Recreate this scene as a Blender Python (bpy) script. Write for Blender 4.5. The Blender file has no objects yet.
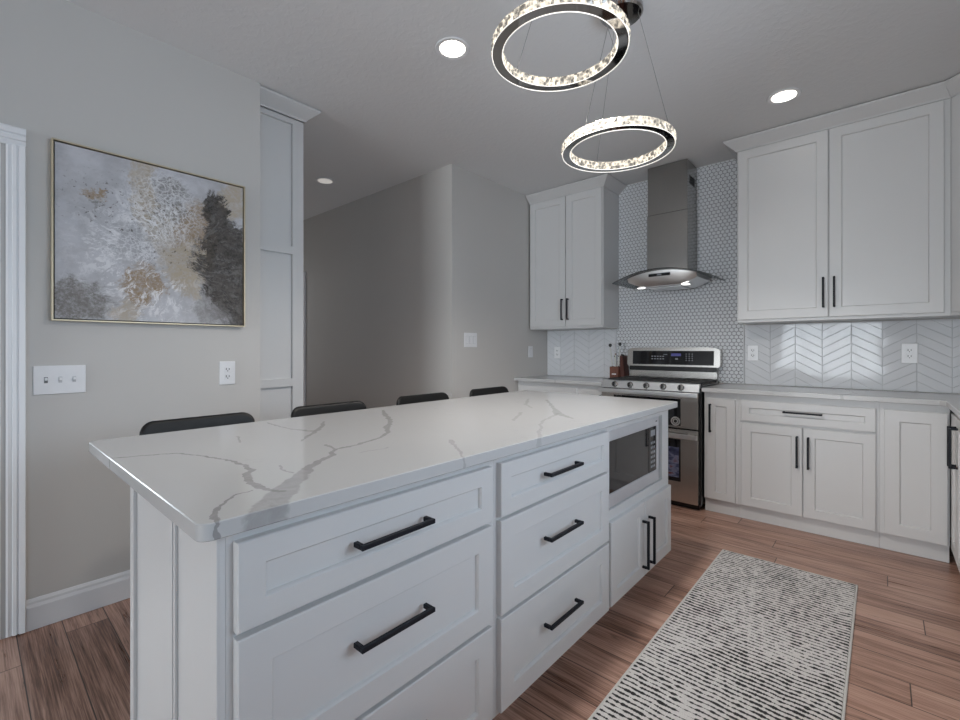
import bpy, bmesh, math, random
from mathutils import Vector, Matrix
random.seed(7)
PI = math.pi
scene = bpy.context.scene
COL = scene.collection

# ------------------------------------------------------------------ camera
cam_data = bpy.data.cameras.new('camera')
cam = bpy.data.objects.new('camera', cam_data); COL.objects.link(cam)
cam.location = (0, 0, 1.2)
cam.rotation_euler = (PI/2, 0, math.radians(41.467))
cam_data.sensor_width = 36.0
cam_data.lens = 454.36*36/960
cam_data.shift_y = -11.45/960
cam_data.clip_start = 0.03
scene.camera = cam

# ------------------------------------------------------------------ world, daylight, exposure
world = bpy.data.worlds.new('world'); scene.world = world
world.use_nodes = True
wn = world.node_tree.nodes; wl = world.node_tree.links
bg = wn['Background']
sky = wn.new('ShaderNodeTexSky'); sky.sky_type = 'HOSEK_WILKIE'
sky.sun_direction = (0.3, -0.5, 0.8); sky.turbidity = 4.0
wl.new(sky.outputs[0], bg.inputs[0])
bg.inputs[1].default_value = 0.6

def area_light(name, loc, rot, sx, sy, power, color):
    d = bpy.data.lights.new(name, 'AREA'); d.shape = 'RECTANGLE'
    d.size = sx; d.size_y = sy; d.energy = power; d.color = color
    o = bpy.data.objects.new(name, d); COL.objects.link(o)
    o.location = loc; o.rotation_euler = rot
    return o
# daylight through front and right-hand windows; patio, side and hall lights are added fill
area_light('daylight_front', (-1.25, -9.62, 1.40), (PI/2, 0, 0), 2.6, 2.1, 470, (0.86, 0.925, 0.99))
area_light('daylight_right', (1.09, 1.35, 1.62), (PI/2, 0, PI/2), 1.5, 1.05, 39, (0.70, 0.83, 1.0))
area_light('fill_patio', (1.09, -1.55, 1.15), (PI/2, 0, PI/2), 1.7, 2.0, 22, (0.46, 0.74, 1.0))  # added fill to spread the daylight, set outside an invented glass door
area_light('fill_side_room', (-4.68, -0.75, 1.5), (PI/2, 0, -PI/2), 1.1, 1.3, 45, (0.85, 0.94, 1.0))  # added fill to brighten the floor by the doorway, at an invented window
area_light('fill_hall', (-5.9, 1.95, 1.5), (PI/2, 0, -PI/2), 0.9, 1.7, 3, (0.95, 0.97, 1.0))  # added fill panel standing inside the hall, no window behind it

scene.view_settings.view_transform = 'Standard'
scene.view_settings.look = 'None'
scene.view_settings.gamma = 1.0
scene.view_settings.use_curve_mapping = False
scene.view_settings.exposure = -0.02
scene.cycles.max_bounces = 10
scene.cycles.diffuse_bounces = 6
scene.cycles.sample_clamp_indirect = 4.0

# ------------------------------------------------------------------ node helper
class NT:
    def __init__(s, name):
        s.mat = bpy.data.materials.new(name); s.mat.use_nodes = True
        s.t = s.mat.node_tree; s.n = s.t.nodes; s.l = s.t.links
        s.b = s.n['Principled BSDF']
        s.coord = s.n.new('ShaderNodeTexCoord')
    def put(s, sock, v):
        if hasattr(v, 'is_output') or isinstance(v, bpy.types.NodeSocket): s.l.new(v, sock)
        else: sock.default_value = v
    def math(s, op, a, b=None, c=None, clamp=False):
        n = s.n.new('ShaderNodeMath'); n.operation = op; n.use_clamp = clamp
        s.put(n.inputs[0], a)
        if b is not None: s.put(n.inputs[1], b)
        if c is not None: s.put(n.inputs[2], c)
        return n.outputs[0]
    def vmath(s, op, a, b=None, scale=None):
        n = s.n.new('ShaderNodeVectorMath'); n.operation = op
        s.put(n.inputs[0], a)
        if b is not None: s.put(n.inputs[1], b)
        if scale is not None: s.put(n.inputs['Scale'], scale)
        return n.outputs['Value'] if op in ('DOT_PRODUCT', 'LENGTH', 'DISTANCE') else n.outputs[0]
    def sep(s, v):
        n = s.n.new('ShaderNodeSeparateXYZ'); s.put(n.inputs[0], v); return n.outputs
    def comb(s, x, y, z):
        n = s.n.new('ShaderNodeCombineXYZ')
        for i, v in enumerate((x, y, z)): s.put(n.inputs[i], v)
        return n.outputs[0]
    def noise(s, vec, scale, detail=3.0, rough=0.5, dist=0.0, color=False):
        n = s.n.new('ShaderNodeTexNoise'); s.put(n.inputs['Vector'], vec)
        n.inputs['Scale'].default_value = scale; n.inputs['Detail'].default_value = detail
        n.inputs['Roughness'].default_value = rough; n.inputs['Distortion'].default_value = dist
        return n.outputs['Color' if color else 'Fac']
    def white(s, vec, color=False):
        n = s.n.new('ShaderNodeTexWhiteNoise'); n.noise_dimensions = '3D'; s.put(n.inputs['Vector'], vec)
        return n.outputs['Color' if color else 'Value']
    def voronoi(s, vec, scale, feature='F1', out='Distance'):
        n = s.n.new('ShaderNodeTexVoronoi'); n.feature = feature; s.put(n.inputs['Vector'], vec)
        n.inputs['Scale'].default_value = scale
        return n.outputs[out]
    def scalev(s, v, x, y, z):
        return s.vmath('MULTIPLY', v, (x, y, z))
    def ramp(s, fac, stops, interp='LINEAR'):
        n = s.n.new('ShaderNodeValToRGB'); s.put(n.inputs[0], fac); cr = n.color_ramp
        cr.interpolation = interp
        while len(cr.elements) < len(stops): cr.elements.new(0.5)
        for e, (p, c) in zip(cr.elements, stops):
            e.position = p
            e.color = (c, c, c, 1) if not isinstance(c, tuple) else (c[0], c[1], c[2], 1)
        return n.outputs[0]
    def mix(s, fac, a, b, mode='MIX'):
        n = s.n.new('ShaderNodeMix'); n.data_type = 'RGBA'; n.blend_type = mode
        s.put(n.inputs[0], fac)
        for i, v in ((6, a), (7, b)):
            s.put(n.inputs[i], v if not isinstance(v, tuple) else (v[0], v[1], v[2], 1))
        return n.outputs[2]
    def smooth(s, v, lo, hi):
        n = s.n.new('ShaderNodeMapRange'); n.interpolation_type = 'SMOOTHSTEP'; n.clamp = True
        s.put(n.inputs[0], v); n.inputs[1].default_value = lo; n.inputs[2].default_value = hi
        return n.outputs[0]
    def color(s, v): s.put(s.b.inputs['Base Color'], v if not isinstance(v, tuple) else (v[0], v[1], v[2], 1)); return s
    def rough(s, v): s.put(s.b.inputs['Roughness'], v); return s
    def metal(s, v): s.put(s.b.inputs['Metallic'], v); return s
    def bump(s, h, strength=0.3, dist=0.01):
        n = s.n.new('ShaderNodeBump'); n.inputs['Strength'].default_value = strength
        n.inputs['Distance'].default_value = dist; s.put(n.inputs['Height'], h)
        s.l.new(n.outputs[0], s.b.inputs['Normal']); return s
    def emit(s, col, k):
        s.put(s.b.inputs['Emission Color'], col if not isinstance(col, tuple) else (col[0], col[1], col[2], 1))
        s.put(s.b.inputs['Emission Strength'], k); return s
    @property
    def obj(s): return s.coord.outputs['Object']
    @property
    def gen(s): return s.coord.outputs['Generated']

def simple(name, col, rough=0.5, metal=0.0, noise_scale=30, amt=0.03):
    t = NT(name)
    f = t.noise(t.obj, noise_scale, 2)
    c2 = tuple(max(0, c*(1-amt*2)) for c in col)
    t.color(t.mix(f, col, c2)); t.rough(rough); t.metal(metal)
    return t

M = {}
M['cabinet'] = simple('white_cabinet_paint', (0.64, 0.635, 0.63), 0.34, 0, 4, 0.01).mat
M['trim'] = simple('white_trim_paint', (0.80, 0.80, 0.81), 0.35, 0, 4, 0.01).mat
M['plate'] = simple('white_plastic', (0.82, 0.82, 0.83), 0.3).mat
M['slot'] = simple('dark_slot', (0.03, 0.03, 0.03), 0.6).mat
M['black_metal'] = simple('black_satin_metal', (0.008, 0.009, 0.014), 0.48, 0.0).mat
M['black_enamel'] = simple('black_enamel', (0.012, 0.012, 0.013), 0.25).mat
M['black_glass'] = simple('black_glass', (0.010, 0.010, 0.012), 0.04).mat
M['cast_iron'] = simple('cast_iron', (0.03, 0.03, 0.03), 0.6).mat
M['leather'] = simple('black_leather', (0.012, 0.0115, 0.011), 0.45, 0, 120, 0.2).mat
for k_ in ('leather', 'black_metal'): M[k_].node_tree.nodes['Principled BSDF'].inputs['Specular IOR Level'].default_value = 0.25
M['gold'] = simple('pale_gold_frame', (0.55, 0.47, 0.33), 0.4, 0.5).mat
M['grout'] = simple('grey_grout', (0.20, 0.205, 0.21), 0.85, 0, 200, 0.1).mat
M['pale_grout'] = simple('pale_grout', (0.58, 0.59, 0.60), 0.8, 0, 200, 0.05).mat
M['tile'] = simple('white_glazed_tile', (0.68, 0.69, 0.71), 0.06, 0, 9, 0.01).mat
M['tile'].node_tree.nodes['Principled BSDF'].inputs['Specular IOR Level'].default_value = 0.16
M['chrome'] = simple('polished_chrome', (0.42, 0.41, 0.40), 0.04, 1.0).mat
M['wire'] = simple('steel_wire', (0.35, 0.35, 0.35), 0.35, 1.0).mat
M['card'] = simple('display_glyph', (0.5, 0.55, 0.6), 0.5).mat
M['cherry'] = None

t = NT('grey_wall_paint')
t.color(t.mix(t.noise(t.obj, 2.0, 2), (0.565, 0.545, 0.52), (0.58, 0.56, 0.535))); t.rough(0.55)
t.bump(t.noise(t.obj, 260, 2), 0.06, 0.002); M['wall'] = t.mat

t = NT('textured_ceiling')
t.color((0.76, 0.76, 0.76)); t.rough(0.8)
nz = t.smooth(t.noise(t.obj, 28, 3, 0.55, 0.6), 0.45, 0.62)
t.bump(nz, 0.14, 0.004); M['ceiling'] = t.mat

t = NT('brushed_stainless')
g = t.noise(t.scalev(t.obj, 4, 4, 400), 1.0, 3)
t.color(t.mix(g, (0.62, 0.60, 0.57), (0.54, 0.525, 0.50))); t.metal(1.0)
t.rough(t.math('MULTIPLY_ADD', g, 0.10, 0.20)); M['steel'] = t.mat
t = NT('dark_brushed_stainless')
g = t.noise(t.scalev(t.obj, 400, 4, 4), 1.0, 3)
t.color(t.mix(g, (0.36, 0.35, 0.335), (0.30, 0.29, 0.28))); t.metal(1.0); t.rough(t.math('MULTIPLY_ADD', g, 0.10, 0.16)); M['steel_dark'] = t.mat
t = NT('bright_stainless')
t.color((0.80, 0.80, 0.80)); t.metal(1.0); t.rough(0.34); M['steel_bright'] = t.mat

# wood floor: planks along X, 0.14 m wide
t = NT('hickory_plank_floor')
x, y, z = t.sep(t.obj)
PW = 0.14; PL = 1.35
rowf = t.math('DIVIDE', y, PW); row = t.math('FLOOR', rowf)
rnd = t.white(t.comb(row, 5.2, 1.1))
colf = t.math('DIVIDE', t.math('MULTIPLY_ADD', rnd, 5.3, x), PL); colm = t.math('FLOOR', colf)
pid = t.white(t.comb(row, colm, 8.0), True); px_, py_, pz_ = t.sep(pid)
fy = t.math('FRACT', rowf); fx = t.math('FRACT', colf)
ey = t.math('MULTIPLY', t.math('MINIMUM', fy, t.math('SUBTRACT', 1.0, fy)), PW)
ex = t.math('MULTIPLY', t.math('MINIMUM', fx, t.math('SUBTRACT', 1.0, fx)), PL)
edge = t.math('MINIMUM', ex, ey)
gap = t.math('SUBTRACT', 1.0, t.smooth(edge, 0.0006, 0.003))
off = t.vmath('SCALE', pid, scale=37.0)
vec = t.vmath('ADD', t.obj, off)
grain = t.noise(t.scalev(vec, 2.2, 34, 1), 1.0, 6, 0.62, 0.5)
fine = t.noise(t.scalev(vec, 4.5, 230, 1), 1.0, 4, 0.65, 0.3)
blotch = t.noise(t.scalev(vec, 1.6, 7, 1), 1.0, 3)
streak = t.smooth(t.noise(t.scalev(vec, 2.4, 26, 1), 1.0, 4, 0.6, 1.4), 0.61, 0.72)
tone = t.math('ADD', t.math('MULTIPLY', grain, 0.62), t.math('MULTIPLY', px_, 0.18))
tone = t.math('ADD', tone, t.math('MULTIPLY', t.math('SUBTRACT', blotch, 0.5), 0.34))
tone = t.math('ADD', tone, t.math('MULTIPLY', t.math('SUBTRACT', fine, 0.5), 0.85))
wood = t.ramp(tone, [(0.06, (0.055, 0.026, 0.016)), (0.25, (0.235, 0.122, 0.086)), (0.44, (0.48, 0.288, 0.218)), (0.75, (0.66, 0.44, 0.355))])
wood = t.mix(t.math('MULTIPLY', streak, 0.66), wood, (0.07, 0.042, 0.036))
wood = t.mix(gap, wood, (0.035, 0.018, 0.014))
t.color(wood); t.rough(t.math('MULTIPLY_ADD', grain, 0.16, 0.22))
t.bump(t.math('SUBTRACT', t.math('MULTIPLY', grain, 0.3), gap), 0.10, 0.0015); M['floor'] = t.mat

# marbled quartz
def quartz(name, veins):
    t = NT(name)
    x, y, z = t.sep(t.obj)
    n1 = t.vmath('SUBTRACT', t.noise(t.obj, 16, 4, 0.6, 0, True), (0.5, 0.5, 0.5))
    n2 = t.vmath('SUBTRACT', t.noise(t.obj, 60, 3, 0.6, 0, True), (0.5, 0.5, 0.5))
    p = t.vmath('ADD', t.comb(x, y, 0.0), t.vmath('SCALE', n1, scale=0.036))
    p = t.vmath('ADD', p, t.vmath('SCALE', n2, scale=0.012))
    p = t.vmath('MULTIPLY', p, (1, 1, 0))
    best = {}
    for pts, k in veins:
        for (a, b) in zip(pts[:-1], pts[1:]):
            A = (a[0], a[1], 0.0); B = (b[0], b[1], 0.0); w0, w1 = a[2], b[2]
            d = (B[0]-A[0], B[1]-A[1], 0.0); dd = d[0]**2+d[1]**2
            pa = t.vmath('SUBTRACT', p, A)
            hh = t.math('MULTIPLY', t.vmath('DOT_PRODUCT', pa, d), 1.0/dd, clamp=True)
            dist = t.vmath('LENGTH', t.vmath('SUBTRACT', pa, t.vmath('SCALE', d, scale=hh)))
            w = t.math('MULTIPLY_ADD', hh, w1-w0, w0)
            r = t.math('DIVIDE', dist, w)
            best[k] = t.math('MINIMUM', best[k], r) if k in best else r
    base = t.mix(t.noise(t.obj, 3.0, 3), (0.51, 0.508, 0.505), (0.535, 0.533, 0.53))
    cloud = t.noise(t.obj, 34, 5, 0.65, 0.6)
    # faint stray veining
    wv = t.noise(t.vmath('ADD', t.obj, t.vmath('SCALE', n1, scale=0.25)), 3.3, 5, 0.6)
    stray = t.math('SUBTRACT', 1.0, t.smooth(t.math('ABSOLUTE', t.math('SUBTRACT', wv, 0.5)), 0.0, 0.006))
    stray = t.math('MULTIPLY', stray, t.smooth(t.noise(t.obj, 5.0, 2), 0.52, 0.68))
    colr = t.mix(t.math('MULTIPLY', stray, 0.28 if len(veins) > 4 else 0.08), base, (0.30, 0.29, 0.29))
    for k, r in best.items():
        core = t.math('SUBTRACT', 1.0, t.smooth(r, 0.80, 1.10))
        mott = t.math('MULTIPLY_ADD', cloud, 0.9, 0.32, clamp=True)
        rim = t.smooth(r, 0.35, 0.95)
        amt = t.math('MULTIPLY', core, t.math('MAXIMUM', mott, t.math('MULTIPLY', rim, 0.85)))
        colr = t.mix(t.math('MULTIPLY', amt, k), colr, (0.23, 0.222, 0.22))
    t.color(colr); t.rough(0.16)
    return t.mat
VEINS = [
 ([(-0.79, 0.335, .034), (-0.847, 0.375, .030), (-0.905, 0.43, .026), (-0.954, 0.477, .021), (-1.026, 0.539, .015), (-1.069, 0.594, .011), (-1.106, 0.652, .008), (-1.164, 0.695, .008), (-1.162, 0.759, .006), (-1.186, 0.819, .007), (-1.211, 0.884, .006), (-1.265, 0.958, .009), (-1.354, 1.018, .011), (-1.436, 1.102, .010), (-1.616, 1.207, .011), (-1.732, 1.282, .007)], 0.68),
 ([(-1.509, 0.24, .004), (-1.476, 0.312, .004), (-1.438, 0.388, .004), (-1.346, 0.421, .004), (-1.248, 0.447, .004), (-1.166, 0.451, .006), (-1.111, 0.448, .009), (-1.09, 0.426, .008), (-1.036, 0.416, .008), (-1.007, 0.397, .008), (-0.96, 0.40, .008), (-0.921, 0.412, .006), (-0.896, 0.42, .006)], 0.86),
 ([(-0.80, 0.275, .003), (-0.83, 0.279, .004), (-0.852, 0.279, .008), (-0.872, 0.287, .006), (-0.912, 0.316, .004), (-0.942, 0.345, .003), (-0.948, 0.383, .002)], 0.86),
 ([(-1.774, 0.77, .005), (-1.613, 0.76, .006), (-1.505, 0.783, .008), (-1.471, 0.803, .010), (-1.552, 0.872, .009), (-1.635, 0.927, .006)], 0.6),
 ([(-1.46, 0.797, .009), (-1.387, 0.728, .006), (-1.339, 0.683, .003)], 0.6),
 ([(-1.103, 0.509, .005), (-1.06, 0.496, .004), (-1.017, 0.498, .003)], 0.6),
 ([(-1.238, 0.712, .005), (-1.175, 0.692, .005)], 0.6),
 ([(-1.073, 0.714, .003), (-1.066, 0.807, .003)], 0.35),
 ([(-1.568, 0.587, .006), (-1.462, 0.55, .003)], 0.6),
 ([(-1.01, 1.004, .008), (-0.941, 0.953, .006), (-0.846, 0.883, .004), (-0.79, 0.845, .004)], 0.5),
 ([(-1.508, 2.122, .008), (-1.362, 1.897, .008), (-1.263, 1.805, .006)], 0.35),
 ([(-1.398, 2.142, .008), (-1.184, 1.875, .010), (-1.065, 1.723, .022), (-0.952, 1.647, .008)], 0.5),
 ([(-1.065, 1.723, .010), (-0.995, 1.493, .006), (-0.89, 1.321, .006), (-0.79, 1.17, .007)], 0.35),
 ([(-1.207, 1.645, .008), (-1.096, 1.441, .006)], 0.35)]
M['quartz_island'] = quartz('white_quartz_grey_veins', VEINS)
M['quartz'] = quartz('white_quartz_perimeter', [([(-2.25, 3.5, .01), (-2.15, 3.8, .006), (-2.2, 4.1, .008)], 0.4), ([(-0.2, 3.5, .012), (-0.12, 3.75, .006), (-0.2, 4.15, .006)], 0.4)])

# abstract canvas
t = NT('abstract_canvas_paint')
gx, gy, gz = t.sep(t.gen)
g2 = t.comb(gy, gz, 0.0)
w0 = t.vmath('SUBTRACT', t.noise(g2, 2.6, 5, 0.6, 0, True), (0.5, 0.5, 0.5))
rel0 = t.vmath('SUBTRACT', t.vmath('ADD', g2, t.vmath('SCALE', w0, scale=0.42)), (0.58, 0.40, 0.0)); qx, qy, qz = t.sep(rel0)
ang = t.math('ARCTAN2', qy, qx); rad = t.vmath('LENGTH', rel0)
pol = t.comb(t.math('MULTIPLY', ang, 7.0), t.math('MULTIPLY', rad, 6.0), 0.0)      # strokes fling outward from one point
w1 = t.vmath('SUBTRACT', t.noise(g2, 3.5, 8, 0.72, 0, True), (0.5, 0.5, 0.5))
w2 = t.vmath('SUBTRACT', t.noise(pol, 2.2, 8, 0.8, 0, True), (0.5, 0.5, 0.5))
P = t.vmath('ADD', g2, t.vmath('SCALE', w1, scale=0.34))
P = t.vmath('ADD', P, t.vmath('SCALE', w2, scale=0.24))
P = t.vmath('MULTIPLY', P, (1, 1, 0))
def blob(cx, cy, rx, ry, lo=0.7, hi=1.05):
    d = t.vmath('LENGTH', t.vmath('MULTIPLY', t.vmath('SUBTRACT', P, (cx, cy, 0)), (1/rx, 1/ry, 1)))
    return t.math('SUBTRACT', 1.0, t.smooth(d, lo, hi))
fineN = t.noise(g2, 55, 8, 0.85)
midN = t.noise(g2, 17, 8, 0.8)
speck = t.smooth(t.math('ADD', t.math('MULTIPLY', fineN, 0.55), t.math('MULTIPLY', midN, 0.45)), 0.42, 0.54)
pray = t.noise(pol, 1.6, 9, 0.8)
c = t.mix(t.smooth(t.noise(g2, 3.0, 6, 0.65), 0.36, 0.62), (0.44, 0.435, 0.45), (0.58, 0.575, 0.60))
oc = (0.33, 0.235, 0.145); oc2 = (0.46, 0.385, 0.29); wh = (0.82, 0.81, 0.82); gr = (0.20, 0.185, 0.17)
for (a, b, p, q, colr, k) in [(0.42, 0.86, .07, .26, oc2, .9), (0.50, 0.62, .10, .16, oc2, .7), (0.70, 0.62, .15, .22, oc, .95), (0.64, 0.40, .16, .16, oc2, .9),
                              (0.41, 0.23, .11, .15, oc, 1.0), (0.10, 0.10, .15, .14, gr, .95), (0.17, 0.76, .055, .035, oc, .95), (0.16, 0.70, .02, .03, gr, .9),
                              (0.64, 0.28, .12, .10, oc2, .8), (0.93, 0.88, .12, .16, oc2, .9), (0.32, 0.05, .09, .10, oc2, .8), (0.56, 0.80, .10, .15, gr, .75), (0.78, 0.12, .12, .14, gr, .6)]:
    c = t.mix(t.math('MULTIPLY', blob(a, b, p, q), t.math('MULTIPLY_ADD', speck, 0.55*k, 0.42*k)), c, colr)
dark = t.math('MAXIMUM', blob(0.88, 0.44, .19, .34, .8, 1.0), blob(1.02, 0.20, .26, .30, .5, 1.1))
dark = t.math('MAXIMUM', dark, blob(0.82, 0.76, .10, .20, .75, 1.0))
darkc = t.mix(speck, (0.026, 0.022, 0.019), (0.095, 0.083, 0.072))
c = t.mix(t.math('MULTIPLY', dark, 0.95), c, darkc)
# white flung strands, thickest up and to the left of the centre
strand = t.math('MULTIPLY', t.smooth(pray, 0.50, 0.535), t.smooth(t.noise(g2, 7, 5, 0.7), 0.40, 0.54))
fade = t.math('MULTIPLY', t.smooth(rad, 0.08, 0.20), t.math('SUBTRACT', 1.0, t.smooth(rad, 0.26, 0.66)))
left = t.math('SUBTRACT', 1.0, t.smooth(gy, 0.52, 0.76))
c = t.mix(t.math('MULTIPLY', t.math('MULTIPLY', strand, fade), t.math('MULTIPLY_ADD', left, 0.80, 0.12)), c, wh)
# lace of white cells, and dark pin holes
cellv = t.vmath('ADD', g2, t.vmath('SCALE', w1, scale=0.14))
lace = t.math('SUBTRACT', 1.0, t.smooth(t.voronoi(cellv, 36, 'DISTANCE_TO_EDGE'), 0.03, 0.13))
zone = t.math('MAXIMUM', blob(0.50, 0.74, .22, .26, .5, 1.2), blob(0.36, 0.46, .20, .12, .5, 1.2))
c = t.mix(t.math('MULTIPLY', t.math('MULTIPLY', lace, zone), t.math('MULTIPLY_ADD', midN, 1.2, 0.0, clamp=True)), c, wh)
pin = t.math('SUBTRACT', 1.0, t.smooth(t.noise(g2, 42, 4, 0.65), 0.34, 0.40))
pz = t.math('MAXIMUM', blob(0.34, 0.72, .40, .22, .5, 1.3), blob(0.56, 0.42, .26, .12, .5, 1.3))
c = t.mix(t.math('MULTIPLY', t.math('MULTIPLY', pin, pz), 0.85), c, (0.10, 0.085, 0.075))
t.color(c); t.rough(0.7); t.b.inputs['Specular IOR Level'].default_value = 0.2
t.bump(fineN, 0.15, 0.002); M['canvas'] = t.mat

# woven runner
t = NT('woven_runner')
x, y, z = t.sep(t.obj)
rown = t.math('ADD', t.math('DIVIDE', y, 0.0228), t.math('MULTIPLY', t.noise(t.scalev(t.obj, 9, 3, 1), 1.0, 3), 0.9))
ri = t.math('FLOOR', rown); fr = t.math('FRACT', rown)
rv = t.comb(t.math('MULTIPLY', x, 1.0), t.math('MULTIPLY', ri, 0.37), 0.0)
brk = t.noise(t.scalev(rv, 34, 9, 1), 1.0, 4, 0.75)
area = t.noise(t.scalev(t.obj, 3.2, 2.2, 1), 1.0, 4, 0.6)
wdt = t.math('MULTIPLY_ADD', t.math('ADD', brk, t.math('MULTIPLY', area, 0.45)), 2.3, -1.33)
dst = t.math('ABSOLUTE', t.math('SUBTRACT', fr, 0.5))
line = t.math('SUBTRACT', 1.0, t.smooth(t.math('SUBTRACT', dst, t.math('MULTIPLY', wdt, 0.5)), -0.05, 0.04))
tuft = t.noise(t.scalev(t.obj, 330, 330, 1), 1.0, 2, 0.7)
far = t.math('MULTIPLY', t.smooth(y, 2.45, 2.85), t.smooth(t.noise(t.scalev(t.obj, 7, 14, 1), 1.0, 4, 0.65), 0.36, 0.54))
pale = t.mix(t.smooth(tuft, 0.3, 0.7), (0.58, 0.56, 0.545), (0.80, 0.78, 0.765))
pale = t.mix(t.math('MULTIPLY', far, 0.75), pale, t.mix(t.smooth(t.noise(t.scalev(t.obj, 90, 120, 1), 1.0, 3, 0.7), 0.42, 0.58), (0.07, 0.075, 0.07), (0.48, 0.48, 0.45)))
ink = t.mix(t.smooth(tuft, 0.35, 0.75), (0.010, 0.010, 0.011), (0.05, 0.048, 0.047))
t.color(t.mix(t.math('MULTIPLY', line, t.math('SUBTRACT', 1.0, t.math('MULTIPLY', far, 0.4))), pale, ink)); t.rough(0.95)
t.bump(t.math('SUBTRACT', tuft, line), 0.25, 0.003); M['runner'] = t.mat
M['binding'] = simple('runner_binding', (0.74, 0.73, 0.70), 0.95, 0, 300, 0.15).mat

def woodmat(name, a, b):
    t = NT(name)
    g = t.noise(t.scalev(t.obj, 60, 60, 6), 1.0, 4, 0.6)
    t.color(t.mix(g, a, b)); t.rough(0.4); return t.mat
M['cherry'] = woodmat('dark_cherry_wood', (0.10, 0.022, 0.012), (0.045, 0.011, 0.007))
M['walnut'] = woodmat('brown_wood', (0.20, 0.075, 0.045), (0.11, 0.04, 0.025))

def emissive(name, col, k):
    t = NT(name); t.color((0.8, 0.8, 0.8)); t.rough(0.4); t.emit(col, k); return t.mat
M['lens_on'] = emissive('downlight_lens', (1.0, 0.93, 0.84), 9.0)
M['lens_dim'] = emissive('downlight_lens_dim', (1.0, 0.95, 0.88), 0.35)
M['hood_lamp'] = emissive('hood_lamp', (1.0, 0.98, 0.95), 2.5)
M['display'] = emissive('blue_display', (0.25, 0.25, 1.0), 0.12)
M['glyph'] = emissive('pale_glyph', (0.8, 0.85, 0.95), 0.05)
M['glyph'].node_tree.nodes['Principled BSDF'].inputs['Base Color'].default_value = (0.16, 0.17, 0.18, 1)
M['display'].node_tree.nodes['Principled BSDF'].inputs['Base Color'].default_value = (0.012, 0.012, 0.05, 1)
t = NT('lit_crystal')
cell = t.white(t.vmath('FLOOR', t.scalev(t.obj, 75, 75, 60)))
vv = t.voronoi(t.obj, 60)
kk = t.smooth(t.math('ADD', t.math('MULTIPLY', cell, 0.55), t.math('MULTIPLY', vv, 0.7)), 0.32, 0.95)
t.color((0.22, 0.21, 0.19)); t.rough(0.08); t.metal(0.3)
t.emit((1.0, 0.90, 0.74), t.math('MULTIPLY_ADD', kk, 1.15, 0.10)); M['crystal'] = t.mat
t = NT('led_edge'); t.color((0.9, 0.9, 0.9)); t.emit((1.0, 0.93, 0.82), 0.95); M['led'] = t.mat

def glassy(name, tint, gloss):
    t = NT(name)
    tr = t.n.new('ShaderNodeBsdfTransparent'); tr.inputs[0].default_value = (*tint, 1)
    gl = t.n.new('ShaderNodeBsdfGlossy'); gl.inputs['Roughness'].default_value = 0.03
    fr = t.n.new('ShaderNodeFresnel'); fr.inputs[0].default_value = 1.45
    mx = t.n.new('ShaderNodeMixShader'); t.l.new(t.math('MULTIPLY', fr.outputs[0], gloss), mx.inputs[0])
    t.l.new(tr.outputs[0], mx.inputs[1]); t.l.new(gl.outputs[0], mx.inputs[2])
    t.l.new(mx.outputs[0], t.n['Material Output'].inputs[0]); return t.mat
M['window_glass'] = glassy('window_glass', (0.97, 0.98, 0.98), 0.8)
M['hood_glass'] = glassy('hood_glass', (0.72, 0.74, 0.74), 0.8)

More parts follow.
